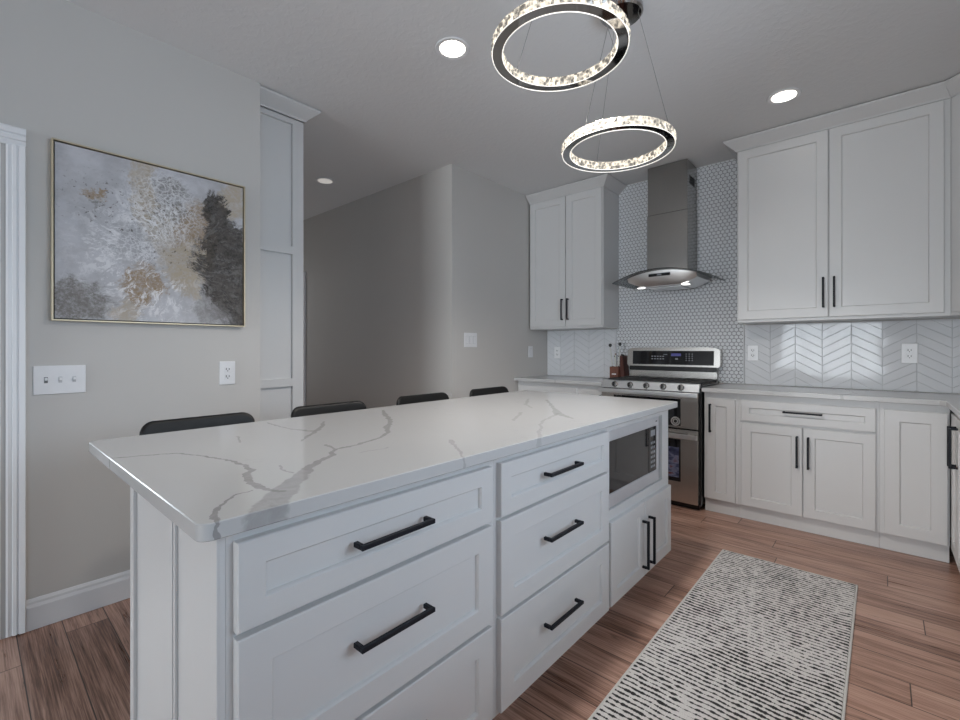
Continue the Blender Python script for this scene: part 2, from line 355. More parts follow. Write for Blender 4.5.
# ------------------------------------------------------------------ mesh helper
class MB:
    def __init__(s): s.bm = bmesh.new()
    def box(s, x0, x1, y0, y1, z0, z1, bev=0.0, seg=1):
        b = bmesh.new()
        x0, x1 = sorted((x0, x1)); y0, y1 = sorted((y0, y1)); z0, z1 = sorted((z0, z1))
        bmesh.ops.create_cube(b, size=1)
        for vt in b.verts:
            vt.co = ((x0+x1)/2+vt.co.x*(x1-x0), (y0+y1)/2+vt.co.y*(y1-y0), (z0+z1)/2+vt.co.z*(z1-z0))
        if bev: bmesh.ops.bevel(b, geom=b.edges[:], offset=bev, segments=seg, affect='EDGES', profile=0.7)
        return s.merge(b)
    def merge(s, b, mat=None):
        me = bpy.data.meshes.new('tmp')
        if mat is not None: b.transform(mat)
        b.to_mesh(me); b.free(); s.bm.from_mesh(me); bpy.data.meshes.remove(me); return s
    def loft(s, rings, cap=True, closed=True):
        vs = [[s.bm.verts.new(p) for p in r] for r in rings]
        for a, b in zip(vs[:-1], vs[1:]):
            n = len(a)
            for i in range(n if closed else n-1):
                j = (i+1) % n
                s.bm.faces.new((a[i], a[j], b[j], b[i]))
        if cap and closed:
            s.bm.faces.new(list(reversed(vs[0]))); s.bm.faces.new(vs[-1])
        return s
    def tube(s, pts, r, seg=10, r2=None, closed=False):
        pts = [Vector(p) for p in pts]; n = len(pts); rings = []; prev = None
        for i, p in enumerate(pts):
            a = pts[(i-1) % n] if (closed or i > 0) else p
            b = pts[(i+1) % n] if (closed or i < n-1) else p
            d = (b-a).normalized()
            if prev is None:
                ref = Vector((0, 0, 1)) if abs(d.z) < 0.9 else Vector((1, 0, 0))
                u_ = d.cross(ref).normalized()
            else:
                u_ = (prev - d*prev.dot(d)).normalized()
            prev = u_; w_ = d.cross(u_)
            rr = r if r2 is None else r+(r2-r)*i/(n-1)
            rings.append([p+u_*rr*math.cos(2*PI*k/seg)+w_*rr*math.sin(2*PI*k/seg) for k in range(seg)])
        if closed: rings.append(rings[0]); s.loft(rings, cap=False)
        else: s.loft(rings)
        return s
    def cyl(s, p0, p1, r, seg=20, r2=None): return s.tube([p0, p1], r, seg, r2)
    def lathe(s, prof, c, seg=40):
        rings = [[(c[0]+r*math.cos(2*PI*k/seg), c[1]+r*math.sin(2*PI*k/seg), c[2]+zz) for k in range(seg)] for r, zz in prof]
        return s.loft(rings)
    def prism(s, poly, z0, z1, bev=0.0):
        if bev:
            def inset(d):
                out = []; n = len(poly)
                for i in range(n):
                    p0 = Vector(poly[i-1]); p1 = Vector(poly[i]); p2 = Vector(poly[(i+1) % n])
                    e1 = (p1-p0).normalized(); e2 = (p2-p1).normalized()
                    n1 = Vector((-e1.y, e1.x)); n2 = Vector((-e2.y, e2.x))
                    m = (n1+n2); m = m/(1+n1.dot(n2)); out.append(p1+m*d)
                return out
            pin = inset(bev)
            rings = [[(p.x, p.y, z0) for p in pin], [(p[0], p[1], z0+bev) for p in poly], [(p[0], p[1], z1-bev) for p in poly], [(p.x, p.y, z1) for p in pin]]
        else:
            rings = [[(p[0], p[1], z) for p in poly] for z in (z0, z1)]
        return s.loft(rings)
    def shaker(s, face, plane, a0, a1, b0, b1, th=0.02, st=0.055, rec=0.0105, inners=None):
        W = {'px': lambda a, b, n: (plane+n, a, b), 'ny': lambda a, b, n: (a, plane-n, b), 'nx': lambda a, b, n: (plane-n, a, b)}[face]
        R = lambda i, n: [W(a0+i, b0+i, n), W(a1-i, b0+i, n), W(a1-i, b1-i, n), W(a0+i, b1-i, n)]
        e = 0.0025
        s.loft([R(0, 0), R(0, th-e), R(e, th), R(st, th), R(st+0.0035, th-0.0045), R(st+0.005, th-rec)])
        return s
    def pull(s, face, plane, ca, cb, length, vertical, proj=0.034, th=0.011):
        W = {'px': lambda a, b, n: (plane+n, a, b), 'ny': lambda a, b, n: (a, plane-n, b), 'nx': lambda a, b, n: (plane-n, a, b)}[face]
        def bx(a0, a1, b0, b1, n0, n1):
            p = W(a0, b0, n0); q = W(a1, b1, n1)
            s.box(p[0], q[0], p[1], q[1], p[2], q[2], 0.0012)
        h = length/2; t2 = th/2
        if vertical:
            bx(ca-t2, ca+t2, cb-h, cb+h, proj-th, proj)
            for q in (-1, 1): bx(ca-t2, ca+t2, cb+q*h-(th if q > 0 else 0), cb+q*h+(th if q < 0 else 0), 0, proj-th)
        else:
            bx(ca-h, ca+h, cb-t2, cb+t2, proj-th, proj)
            for q in (-1, 1): bx(ca+q*h-(th if q > 0 else 0), ca+q*h+(th if q < 0 else 0), cb-t2, cb+t2, 0, proj-th)
        return s
    def crown(s, path, prof, pre=None, post=None):
        # sweep profile (outward offset, z) along plan path with mitred corners; outward is to the right of travel
        full = ([pre] if pre else [])+list(path)+([post] if post else [])
        k0 = 1 if pre else 0; path, n = full, len(full); rings = []
        for i, p in enumerate(path):
            if (pre and i == 0) or (post and i == n-1): continue
            p = Vector(p); ms = []
            if i > 0:
                d = (p-Vector(path[i-1])).normalized(); ms.append(Vector((d.y, -d.x)))
            if i < n-1:
                d = (Vector(path[i+1])-p).normalized(); ms.append(Vector((d.y, -d.x)))
            m = ms[0] if len(ms) == 1 else (ms[0]+ms[1])/(1+ms[0].dot(ms[1]))
            rings.append([(p.x+m.x*o, p.y+m.y*o, zz) for o, zz in prof])
        return s.loft(rings)
    def build(s, name, mat, parent=None, smooth=None):
        bmesh.ops.recalc_face_normals(s.bm, faces=s.bm.faces[:])
        me = bpy.data.meshes.new(name)
        if parent is not None:
            top = parent
            while top.parent: top = top.parent
            s.bm.transform(Matrix.Translation(-Vector(top.location)))
        s.bm.to_mesh(me); s.bm.free()
        for m in (mat if isinstance(mat, (list, tuple)) else [mat]): me.materials.append(m)
        if smooth is not None:
            me.polygons.foreach_set('use_smooth', [True]*len(me.polygons))
            try: me.set_sharp_from_angle(angle=math.radians(smooth))
            except Exception: pass
        o = bpy.data.objects.new(name, me); COL.objects.link(o)
        if parent is not None: o.parent = parent
        return o

def tag(o, label, cat, group=None):
    o['label'] = label; o['category'] = cat
    if group: o['group'] = group
    return o
def thing(name, label, cat, loc, group=None):
    o = bpy.data.objects.new(name, None); COL.objects.link(o)
    o.location = loc; o.empty_display_size = 0.1
    return tag(o, label, cat, group)
def struct(name, mb, mat, smooth=None):
    o = mb.build(name, mat, None, smooth); o['kind'] = 'structure'; return o

# ------------------------------------------------------------------ room shell
CEIL = 2.75; XL = -2.72; XR = 0.915; YB = 4.15; YF = -9.5
struct('floor', MB().box(-6.1, XR+0.1, YF-0.1, YB+0.1, -0.05, 0.0), M['floor'])
struct('ceiling', MB().box(-6.1, XR+0.1, YF-0.1, YB+0.1, CEIL, CEIL+0.05), M['ceiling'])
# left wall with doorway at its near end
w = MB(); w.box(XL-0.08, XL, 0.0955, 1.139, 0, CEIL); w.box(XL-0.08, XL, -0.80, 0.0955, 2.045, CEIL); w.box(XL-0.08, XL, YF, -0.80, 0, CEIL)
struct('wall_left', w, M['wall'])
struct('wall_back', MB().box(-2.70, XR, YB, YB+0.1, 0, CEIL), M['wall'])
struct('wall_corner', MB().box(-2.80, -2.70, 2.70, YB+0.1, 0, CEIL), M['wall'])
struct('wall_hall', MB().box(-6.0, -2.80, 2.70, 2.80, 0, CEIL), M['wall'])
struct('wall_hall_end', MB().box(-6.1, -6.0, 1.34, 2.80, 0, CEIL), M['wall'])
struct('wall_hall_near', MB().box(-6.0, -3.42, 1.34, 1.44, 0, CEIL), M['wall'])
w = MB(); wy0, wy1, wz0, wz1 = 0.60, 2.10, 1.10, 2.15
w.box(XR, XR+0.1, YF, -2.45, 0, CEIL); w.box(XR, XR+0.1, -0.65, wy0, 0, CEIL); w.box(XR, XR+0.1, -2.45, -0.65, 2.2, CEIL); w.box(XR, XR+0.1, wy1, YB+0.1, 0, CEIL); w.box(XR, XR+0.1, wy0, wy1, 0, wz0); w.box(XR, XR+0.1, wy0, wy1, wz1, CEIL)
struct('wall_right', w, M['wall'])
w = MB(); fx0, fx1, fz0, fz1 = -2.55, 0.05, 0.35, 2.45
w.box(XL-0.08, fx0, YF-0.1, YF, 0, CEIL); w.box(fx1, XR+0.1, YF-0.1, YF, 0, CEIL); w.box(fx0, fx1, YF-0.1, YF, 0, fz0); w.box(fx0, fx1, YF-0.1, YF, fz1, CEIL)
struct('wall_front', w, M['wall'])
# side room beyond the doorway
w = MB(); w.box(-4.7, -4.6, -2.1, -1.3, 0, CEIL); w.box(-4.7, -4.6, -0.2, 1.09, 0, CEIL); w.box(-4.7, -4.6, -1.3, -0.2, 0, 0.85); w.box(-4.7, -4.6, -1.3, -0.2, 2.15, CEIL); w.box(-4.6, XL-0.08, 1.0, 1.09, 0, CEIL); w.box(-4.6, XL-0.08, -2.1, -2.0, 0, CEIL)
struct('wall_side_room', w, M['wall'])

def window(n, frame_boxes, glass_box):
    f = MB()
    for b in frame_boxes: f.box(*b, 0.003)
    o = struct('window_%d' % n, f, M['trim'])
    g = MB().box(*glass_box).build('pane', M['window_glass'], o)
    return o
fb = [(fx0, fx0+0.05, YF-0.08, YF, fz0, fz1), (fx1-0.05, fx1, YF-0.08, YF, fz0, fz1), (fx0+0.05, fx1-0.05, YF-0.08, YF, fz0, fz0+0.05), (fx0+0.05, fx1-0.05, YF-0.08, YF, fz1-0.05, fz1)]
for i in (1, 2, 3): fb.append((fx0+0.65*i-0.03, fx0+0.65*i+0.03, YF-0.07, YF-0.01, fz0+0.05, fz1-0.05))
window(1, fb, (fx0+0.05, fx1-0.05, YF-0.05, YF-0.044, fz0+0.05, fz1-0.05))
fb = [(XR, XR+0.08, wy0, wy0+0.05, wz0, wz1), (XR, XR+0.08, wy1-0.05, wy1, wz0, wz1), (XR, XR+0.08, wy0+0.05, wy1-0.05, wz0, wz0+0.05), (XR, XR+0.08, wy0+0.05, wy1-0.05, wz1-0.05, wz1), (XR+0.01, XR+0.07, 1.32, 1.38, wz0+0.05, wz1-0.05)]
window(2, fb, (XR+0.045, XR+0.051, wy0+0.05, wy1-0.05, wz0+0.05, wz1-0.05))

fb = [(XR, XR+0.08, -2.45, -2.38, 0.0, 2.2), (XR, XR+0.08, -0.72, -0.65, 0.0, 2.2), (XR, XR+0.08, -2.38, -0.72, 0.0, 0.07), (XR, XR+0.08, -2.38, -0.72, 2.13, 2.2), (XR+0.01, XR+0.07, -1.59, -1.51, 0.07, 2.13)]
window(3, fb, (XR+0.045, XR+0.051, -2.38, -0.72, 0.07, 2.13))  # invented glass door, put in for the added patio fill light

fb = [(-4.68, -4.60, -1.3, -1.25, 0.85, 2.15), (-4.68, -4.60, -0.25, -0.2, 0.85, 2.15), (-4.68, -4.60, -1.25, -0.25, 0.85, 0.90), (-4.68, -4.60, -1.25, -0.25, 2.10, 2.15), (-4.67, -4.61, -1.25, -0.25, 1.48, 1.52)]
window(4, fb, (-4.646, -4.64, -1.25, -0.25, 0.90, 2.10))  # invented side-room window, built around the added fill light

# door casings (profiled) and jamb of the left doorway
def casing_profile(y_in, y_out, sgn):
    w_ = y_out-y_in
    pts = [(0, 0.0), (0.0, 0.011), (0.10, 0.014), (0.30, 0.012), (0.34, 0.018), (0.52, 0.020), (0.56, 0.015), (0.62, 0.015), (0.66, 0.022), (0.94, 0.026), (1.0, 0.022), (1.0, 0.0)]
    return [(y_in+w_*a, b) for a, b in pts]
c = MB()
prof = casing_profile(0.109, 0.168, 1)
c.loft([[(XL+b, a, zz) for a, b in prof] for zz in (0.006, 2.047)])
prof2 = casing_profile(-0.807, -0.883, 1)
c.loft([[(XL+b, a, zz) for a, b in prof2] for zz in (0.006, 2.047)])
zprof = casing_profile(2.047, 2.123, 1)
c.loft([[(XL+b, yy, a) for a, b in zprof] for yy in (-0.883, 0.168)])
struct('trim_1', c, M['trim'])
d = struct('door_1', MB().box(XL-0.085, XL+0.006, 0.083, 0.095, 0.004, 2.044).box(XL-0.085, XL+0.006, -0.799, -0.787, 0.004, 2.044).box(XL-0.085, XL+0.006, -0.787, 0.083, 2.032, 2.0445), M['trim'])
# hall door casing and door leaf
c = MB(); c.box(-5.25, -5.17, 2.68, 2.699, 0.004, 2.12, 0.004); c.box(-5.98, -5.25, 2.68, 2.699, 2.04, 2.12, 0.004)
struct('trim_2', c, M['trim'])
struct('door_2', MB().shaker('ny', 2.699, -5.98, -5.26, 0.01, 2.03, 0.012, 0.11, 0.006), M['trim'])
def baseboard(name, boxfn):
    b = MB()
    prof = [(0, 0.0), (0.014, 0.0), (0.014, 0.095), (0.009, 0.108), (0.009, 0.118), (0.004, 0.13), (0.0, 0.13)]
    b.loft(boxfn(prof)); return struct(name, b, M['trim'])
baseboard('baseboard_left', lambda p: [[(XL+o, yy, 0.002+zz) for o, zz in p] for yy in (0.169, 1.139)])
baseboard('baseboard_hall', lambda p: [[(xx, 2.70-o, 0.002+zz) for o, zz in p] for xx in (-5.165, -2.70)])
baseboard('baseboard_corner', lambda p: [[(-2.70+o, yy, 0.002+zz) for o, zz in p] for yy in (2.70, 3.60)])

# ------------------------------------------------------------------ backsplashes
def tilt_tile(mb, poly, y_back, y_front, jit, bev):
    # poly: list of (x, z); builds one glazed tile with a bevelled face, slightly out of plane
    n = len(poly); ax = random.uniform(-jit, jit); az = random.uniform(-jit, jit)
    cx = sum(p[0] for p in poly)/n; cz = sum(p[1] for p in poly)/n
    def inset(d):
        out = []
        area = sum(poly[i-1][0]*poly[i][1]-poly[i][0]*poly[i-1][1] for i in range(n))
        sg = 1 if area > 0 else -1
        for i in range(n):
            p0 = Vector(poly[i-1]); p1 = Vector(poly[i]); p2 = Vector(poly[(i+1) % n])
            e1 = (p1-p0).normalized(); e2 = (p2-p1).normalized()
            n1 = Vector((-e1.y, e1.x))*sg; n2 = Vector((-e2.y, e2.x))*sg
            k = 1+n1.dot(n2)
            out.append(p1+(n1+n2)/max(k, 0.3)*d)
        return out
    o = inset(0.0); f = inset(bev)
    mb.loft([[(p.x, y_back, p.y) for p in o], [(p.x, y_front+0.0012, p.y) for p in o], [(p.x, y_front+(p.x-cx)*ax+(p.y-cz)*az, p.y) for p in f]])
def clip(poly, axis, lim, keep_less):
    out = []; n = len(poly)
    for i in range(n):
        a, b = poly[i], poly[(i+1) % n]
        ia = (a[axis] <= lim) == keep_less or a[axis] == lim; ib = (b[axis] <= lim) == keep_less or b[axis] == lim
        if ia: out.append(a)
        if ia != ib:
            tt = (lim-a[axis])/(b[axis]-a[axis]); out.append((a[0]+(b[0]-a[0])*tt, a[1]+(b[1]-a[1])*tt))
    return out
def clean(poly):
    out = []
    for p in poly:
        if not out or math.hypot(p[0]-out[-1][0], p[1]-out[-1][1]) > 0.0015: out.append(p)
    if len(out) > 1 and math.hypot(out[0][0]-out[-1][0], out[0][1]-out[-1][1]) <= 0.0015: out.pop()
    return out
def parea(p): return abs(sum(p[i-1][0]*p[i][1]-p[i][0]*p[i-1][1] for i in range(len(p))))/2

HX0, HX1, HZ0, HZ1 = -1.905, -0.835, 0.917, 2.745
hexr = thing('hexagon_tile_backsplash', 'white glossy hexagon mosaic wall behind the range and hood, counter to ceiling', 'backsplash', (-1.37, 4.149, 0.917))
MB().box(HX0, HX1, 4.1455, 4.1495, HZ0, HZ1).build('grout', M['grout'], hexr)
tm = MB(); pit = 0.0335; rr = (pit-0.0042)/math.sqrt(3)
rowh = pit*math.sqrt(3)/2; k = 0; zc = HZ0
while zc < HZ1+rowh:
    xc = HX0 + (pit/2 if k % 2 else 0)
    while xc < HX1+pit:
        poly = [(xc+rr*math.cos(PI/6+PI/3*i), zc+rr*math.sin(PI/6+PI/3*i)) for i in range(6)]
        for ax_, lim, less in ((0, HX1, True), (0, HX0, False), (1, HZ1, True), (1, HZ0, False)):
            poly = clip(poly, ax_, lim, less) if len(poly) > 2 else poly
        poly = clean(poly)
        if len(poly) > 2 and parea(poly) > 6e-5: tilt_tile(tm, poly, 4.1455, 4.1415, 0.030, 0.0012)
        xc += pit
    zc += rowh; k += 1
tm.build('hexagon_tiles', M['tile'], hexr)

def chevron(x0, x1, z0, z1, label, ctr, cols, jit):
    r = thing('chevron_tile_backsplash', label, 'backsplash', ctr)
    MB().box(x0, x1, 4.1455, 4.1495, z0, z1).build('grout', M['pale_grout'], r)
    tm = MB(); pitch = 0.063; rise = 0.098
    for ci, (ca, cb) in enumerate(cols):
        up = (ci % 2 == 1)
        zz = z0-0.30+(0.02)
        while zz < z1+0.2:
            h = pitch-0.003; a, b = ca+0.001, cb-0.001
            za, zb = (zz, zz+rise*(cb-ca)/0.165) if up else (zz+rise, zz+rise-rise*(cb-ca)/0.165)
            poly = [(a, za), (b, zb), (b, zb+h), (a, za+h)]
            for ax_, lim, less in ((1, z1, True), (1, z0, False), (0, x1, True), (0, x0, False)):
                poly = clip(poly, ax_, lim, less) if len(poly) > 2 else poly
            poly = clean(poly)
            if len(poly) > 2 and parea(poly) > 1e-4: tilt_tile(tm, poly, 4.1455, 4.1415, jit, 0.0013)
            zz += pitch
    tm.build('chevron_tiles', M['tile'], r)
    return r
cx = [-0.823, -0.648, -0.487, -0.324, -0.159, 0.005, 0.173, 0.336, 0.50, 0.665, 0.83, 0.912]
chevron(-0.823, 0.912, 0.917, 1.388, 'white chevron tile backsplash under the large right wall cabinets', (-0.1, 4.149, 0.917), list(zip(cx[:-1], cx[1:])), 0.004)
cl = [-2.695+0.165*i for i in range(5)]+[-1.92]
chevron(-2.695, -1.92, 0.917, 1.388, 'white chevron tile backsplash under the small left wall cabinet', (-2.3, 4.149, 0.917), list(zip(cl[:-1], cl[1:])), 0.003)
struct('trim_3', MB().box(-0.8335, -0.8245, 4.138, 4.1495, 0.917, 1.388, 0.002).box(-1.9185, -1.9065, 4.138, 4.1495, 0.917, 1.388, 0.002), M['tile'])

# ------------------------------------------------------------------ island
FX = -0.865      # face-frame plane; doors and drawers stand 20 mm proud
def handle(parent, face, plane, a, b, length, vertical, label=None):
    o = MB().pull(face, plane, a, b, length, vertical).build('handle', M['black_metal'], parent); return o
def island_drawers(y0, y1, d0, d1, label, hc, hl):
    r = thing('drawer_cabinet', label, 'cabinet', (-1.15, (y0+y1)/2, 0), 'island drawer cabinets')
    MB().box(-1.455, FX, y0, y1, 0.10, 0.882).build('body', M['cabinet'], r)
    MB().box(-1.455, -0.945, y0, y1, 0.0, 0.0995).build('toe_kick', M['cabinet'], r)
    for (b0, b1, hz) in ((0.697, 0.858, 0.781), (0.404, 0.686, 0.566), (0.115, 0.393, 0.276)):
        d = MB().shaker('px', FX, d0, d1, b0, b1, 0.02, 0.048 if b0 > 0.6 else 0.060).build('drawer', M['cabinet'], r)
        handle(d, 'px', FX+0.0195, hc, hz, hl, False)
    return r
island_drawers(0.303, 1.0405, 0.315, 1.012, 'wide white three drawer island cabinet nearest the camera', 0.652, 0.208)
island_drawers(1.0415, 1.779, 1.053, 1.764, 'white three drawer island cabinet beside the built-in microwave', 1.384, 0.214)
r = thing('microwave_cabinet', 'white island cabinet with microwave opening above two doors', 'cabinet', (-1.15, 2.15, 0))
b = MB()
b.box(-1.455, FX, 1.780, 1.806, 0.10, 0.882); b.box(-1.455, FX, 2.425, 2.515, 0.10, 0.882)
b.box(-1.455, FX, 1.806, 2.425, 0.10, 0.512); b.box(-1.455, FX, 1.806, 2.425, 0.852, 0.882); b.box(-1.455, -1.435, 1.806, 2.425, 0.512, 0.852)
b.build('body', M['cabinet'], r)
MB().box(-1.455, -0.945, 1.780, 2.515, 0.0, 0.0995).build('toe_kick', M['cabinet'], r)
d = MB().shaker('px', FX, 1.786, 2.142, 0.118, 0.470).build('door', M['cabinet'], r); handle(d, 'px', FX+0.0195, 2.115, 0.278, 0.225, True)
d = MB().shaker('px', FX, 2.150, 2.503, 0.118, 0.470).build('door', M['cabinet'], r); handle(d, 'px', FX+0.0195, 2.190, 0.278, 0.225, True)
r = thing('island_end_panel', 'white planked end panel of the island facing the doorway', 'panel', (-1.17, 0.29, 0))
MB().box(-1.476, FX, 0.292, 0.3025, 0.0, 0.882).build('panel', M['cabinet'], r)
b = MB()
for (xa, xb, dd) in ((-1.480, -1.452, 0.006), (-1.444, -1.434, 0.008), (-1.124, -1.114, 0.006), (-1.106, -1.094, 0.006), (-0.890, -0.864, 0.004)):
    b.box(xa, xb, 0.2918-dd, 0.2918, 0.0, 0.882, 0.0019, 2)
b.build('batten', M['cabinet'], r)
tag(MB().box(-1.478, -1.456, 0.3035, 2.515, 0.0, 0.882).box(-1.485, -1.4785, 0.3035, 0.40, 0.0, 0.882, 0.002).build('island_back_panel', M['cabinet']), 'white back panel of the island behind the bar stools', 'panel')
def rrect(x0, x1, y0, y1, r, n=6):
    out = []
    for cx_, cy_, a0 in ((x1-r, y0+r, -PI/2), (x1-r, y1-r, 0), (x0+r, y1-r, PI/2), (x0+r, y0+r, PI)):
        for i in range(n+1):
            a = a0+PI/2*i/n; out.append((cx_+r*math.cos(a), cy_+r*math.sin(a)))
    return out
tag(MB().prism(rrect(-1.832, -0.822, 0.248, 2.553, 0.022), 0.884, 0.914, 0.0016).build('island_worktop', M['quartz_island'], None, 40), 'long white quartz worktop with grey veins on the island', 'countertop')

# microwave
r = thing('microwave', 'built-in stainless microwave with dark glass in the island', 'microwave', (-1.1, 2.1, 0.514))
MB().box(-1.40, -0.8905, 1.83, 2.38, 0.525, 0.84).build('casing', M['black_enamel'], r)
b = MB(); b.box(-0.890, -0.872, 1.808, 2.398, 0.5145, 0.574, 0.003); b.box(-0.890, -0.872, 1.808, 2.398, 0.801, 0.8505, 0.003); b.box(-0.890, -0.872, 2.368, 2.398, 0.574, 0.801, 0.002)
M['steel_mw'] = simple('satin_steel_trim', (0.66, 0.67, 0.70), 0.38, 0.55).mat
b.build('frame', M['steel_mw'], r)
MB().box(-0.888, -0.876, 1.808, 2.272, 0.5745, 0.8005, 0.001).build('door_window', M['black_glass'], r)
cp = MB().box(-0.888, -0.874, 2.2725, 2.3675, 0.5745, 0.8005, 0.001).build('control_panel', M['black_glass'], r)
g = MB()
MB().box(-0.8742, -0.8732, 2.290, 2.350, 0.755, 0.785).build('clock_display', M['glyph'], cp)
for i in range(6):
    for j in range(3): g.box(-0.8742, -0.8732, 2.292+j*0.021, 2.306+j*0.021, 0.595+i*0.024, 0.607+i*0.024)
g.build('keys', M['glyph'], cp)
MB().box(-0.8722, -0.8712, 2.352, 2.372, 0.823, 0.828).build('badge', M['slot'], r)

# ------------------------------------------------------------------ base cabinets along the range wall and the right wall
BY = 3.62
def base_cab(name, label, x0, x1, fronts, group='base cabinets along the range wall', toe=True):
    r = thing(name, label, 'cabinet', ((x0+x1)/2, 3.9, 0), group)
    MB().box(x0, x1, BY, 4.14, 0.10, 0.882).build('body', M['cabinet'], r)
    MB().box(x0, x1, BY+0.025, 4.14, 0.0, 0.0995).build('toe_kick', M['cabinet'], r)
    for kind, a0, a1, b0, b1, st, hp in fronts:
        d = MB().shaker('ny', BY, a0, a1, b0, b1, 0.02, st).build(kind, M['cabinet'], r)
        if hp: handle(d, 'ny', BY-0.0195, *hp)
    return r
base_cab('pull_out_cabinet', 'narrow white pull-out base cabinet right beside the range', -0.982, -0.7575, [('door', -0.962, -0.776, 0.105, 0.838, 0.055, (-0.936, 0.695, 0.205, True))])
base_cab('base_cabinet', 'white base cabinet with one wide drawer above two doors', -0.7565, -0.0105, [
    ('drawer', -0.738, -0.025, 0.697, 0.840, 0.050, (-0.386, 0.779, 0.210, False)),
    ('door', -0.738, -0.3865, 0.105, 0.682, 0.058, (-0.414, 0.525, 0.205, True)), ('door', -0.3795, -0.025, 0.105, 0.682, 0.058, (-0.354, 0.525, 0.205, True))])
base_cab('corner_cabinet', 'white corner base cabinet with one plain door lacking a handle', -0.0095, 0.284, [('door', 0.012, 0.276, 0.105, 0.840, 0.066, None)])
base_cab('base_cabinet', 'white base cabinet with drawer in the left corner under the light switch', -2.694, -2.0005, [
    ('drawer', -2.672, -2.035, 0.697, 0.845, 0.050, (-2.353, 0.77, 0.21, False)),
    ('door', -2.672, -2.357, 0.105, 0.682, 0.058, (-2.385, 0.525, 0.205, True)), ('door', -2.350, -2.035, 0.105, 0.682, 0.058, (-2.32, 0.525, 0.205, True))])
base_cab('base_cabinet', 'slim white base cabinet just left of the range', -1.9995, -1.775, [('door', -1.98, -1.782, 0.105, 0.845, 0.055, (-1.80, 0.70, 0.205, True))])
# right-hand run, fronts facing the island
RX = 0.305
def right_cab(label, y0, y1, fronts):
    r = thing('base_cabinet', label, 'cabinet', (0.45, (y0+y1)/2, 0), 'base cabinets along the right wall')
    MB().box(RX, 0.912, y0, y1, 0.10, 0.882).build('body', M['cabinet'], r)
    MB().box(RX+0.025, 0.912, y0, y1, 0.0, 0.0995).build('toe_kick', M['cabinet'], r)
    for kind, a0, a1, b0, b1, hp in fronts:
        d = MB().shaker('nx', RX, a0, a1, b0, b1, 0.02, 0.058).build(kind, M['cabinet'], r)
        if hp: handle(d, 'nx', RX-0.0195, *hp)
    return r
right_cab('white base cabinet at the right edge whose black handles face the island', 2.66, 3.575, [
    ('door', 3.322, 3.560, 0.105, 0.845, (3.335, 0.70, 0.205, True)), ('door', 2.675, 3.314, 0.105, 0.845, (3.270, 0.70, 0.205, True))])
right_cab('white sink base cabinet under the right-hand window', 0.70, 2.659, [
    ('door', 2.15, 2.645, 0.105, 0.845, (2.19, 0.64, 0.2, True)), ('door', 1.66, 2.143, 0.105, 0.845, (2.10, 0.64, 0.2, True)),
    ('door', 1.19, 1.64, 0.105, 0.845, (1.23, 0.64, 0.2, True)), ('door', 0.715, 1.183, 0.105, 0.845, (1.14, 0.64, 0.2, True))])
poly = [(-0.984, 3.558), (0.240, 3.558), (0.264, 3.534), (0.264, 0.68), (0.913, 0.68), (0.913, 4.143), (-0.984, 4.143)]
tag(MB().prism(poly, 0.884, 0.914, 0.003).build('corner_worktop', M['quartz']), 'white quartz worktop turning the corner right of the range', 'countertop')
poly = [(-2.696, 3.558), (-1.775, 3.558), (-1.775, 4.143), (-2.696, 4.143)]
tag(MB().prism(poly, 0.884, 0.914, 0.003).build('left_worktop', M['quartz']), 'short white quartz worktop left of the range', 'countertop')
bpy.data.objects['left_worktop'].name = 'worktop'; bpy.data.objects['corner_worktop'].name = 'worktop.001'

# ------------------------------------------------------------------ wall cabinets
CROWN = [(0.0, 2.666), (0.010, 2.666), (0.014, 2.675), (0.028, 2.688), (0.072, 2.728), (0.078, 2.735), (0.078, 2.744), (0.0, 2.744)]
def wall_cab(label, x0, x1, doors, crown_path, loc, post=None):
    r = thing('wall_cabinet', label, 'cabinet', loc, 'wall cabinets')
    MB().box(x0, x1, 3.82, 4.139, 1.393, 2.744).build('body', M['cabinet'], r)
    for a0, a1, ha in doors:
        d = MB().shaker('ny', 3.82, a0, a1, 1.412, 2.660, 0.02, 0.062).build('door', M['cabinet'], r)
        handle(d, 'ny', 3.8005, ha, 1.575, 0.202, True)
    MB().crown(crown_path, CROWN, post=post).build('crown_moulding', M['cabinet'], r)
    return r
wall_cab('wide white two door wall cabinet right of the range hood', -0.808, 0.304, [(-0.800, -0.2665, -0.292), (-0.2595, 0.276, -0.234)], [(-0.808, 4.139), (-0.808, 3.82), (0.304, 3.82)], (-0.25, 4.0, 1.393), (0.6, 3.524))
wall_cab('small white two door wall cabinet left of the range hood', -2.690, -1.886, [(-2.680, -2.2705, -2.299), (-2.2635, -1.894, -2.236)], [(-2.690, 3.82), (-1.886, 3.82), (-1.886, 4.139)], (-2.3, 4.0, 1.393))
r = thing('wall_cabinet', 'white diagonal corner wall cabinet cut by the right picture edge', 'cabinet', (0.7, 3.9, 1.393), 'wall cabinets')
MB().prism([(0.3055, 3.822), (0.585, 3.5425), (0.912, 3.5425), (0.912, 4.139), (0.3055, 4.139)], 1.393, 2.744).build('body', M['cabinet'], r)
def diag(mb):
    # built flat at y = 0 facing -Y, centred on x = 0, then turned 45 degrees onto the diagonal front
    mb.bm.transform(Matrix.Translation((0.44525, 3.68225, 0)) @ Matrix.Rotation(-PI/4, 4, 'Z')); return mb
d = diag(MB().shaker('ny', 0.0005, -0.178, 0.178, 1.412, 2.660, 0.02, 0.062)).build('door', M['cabinet'], r)
diag(MB().pull('ny', -0.0195, 0.150, 1.575, 0.202, True)).build('handle', M['black_metal'], d)
MB().crown([(0.3055, 3.822), (0.585, 3.5425)], CROWN, pre=(-0.8, 3.822), post=(0.585, 3.0)).build('crown_moulding', M['cabinet'], r)
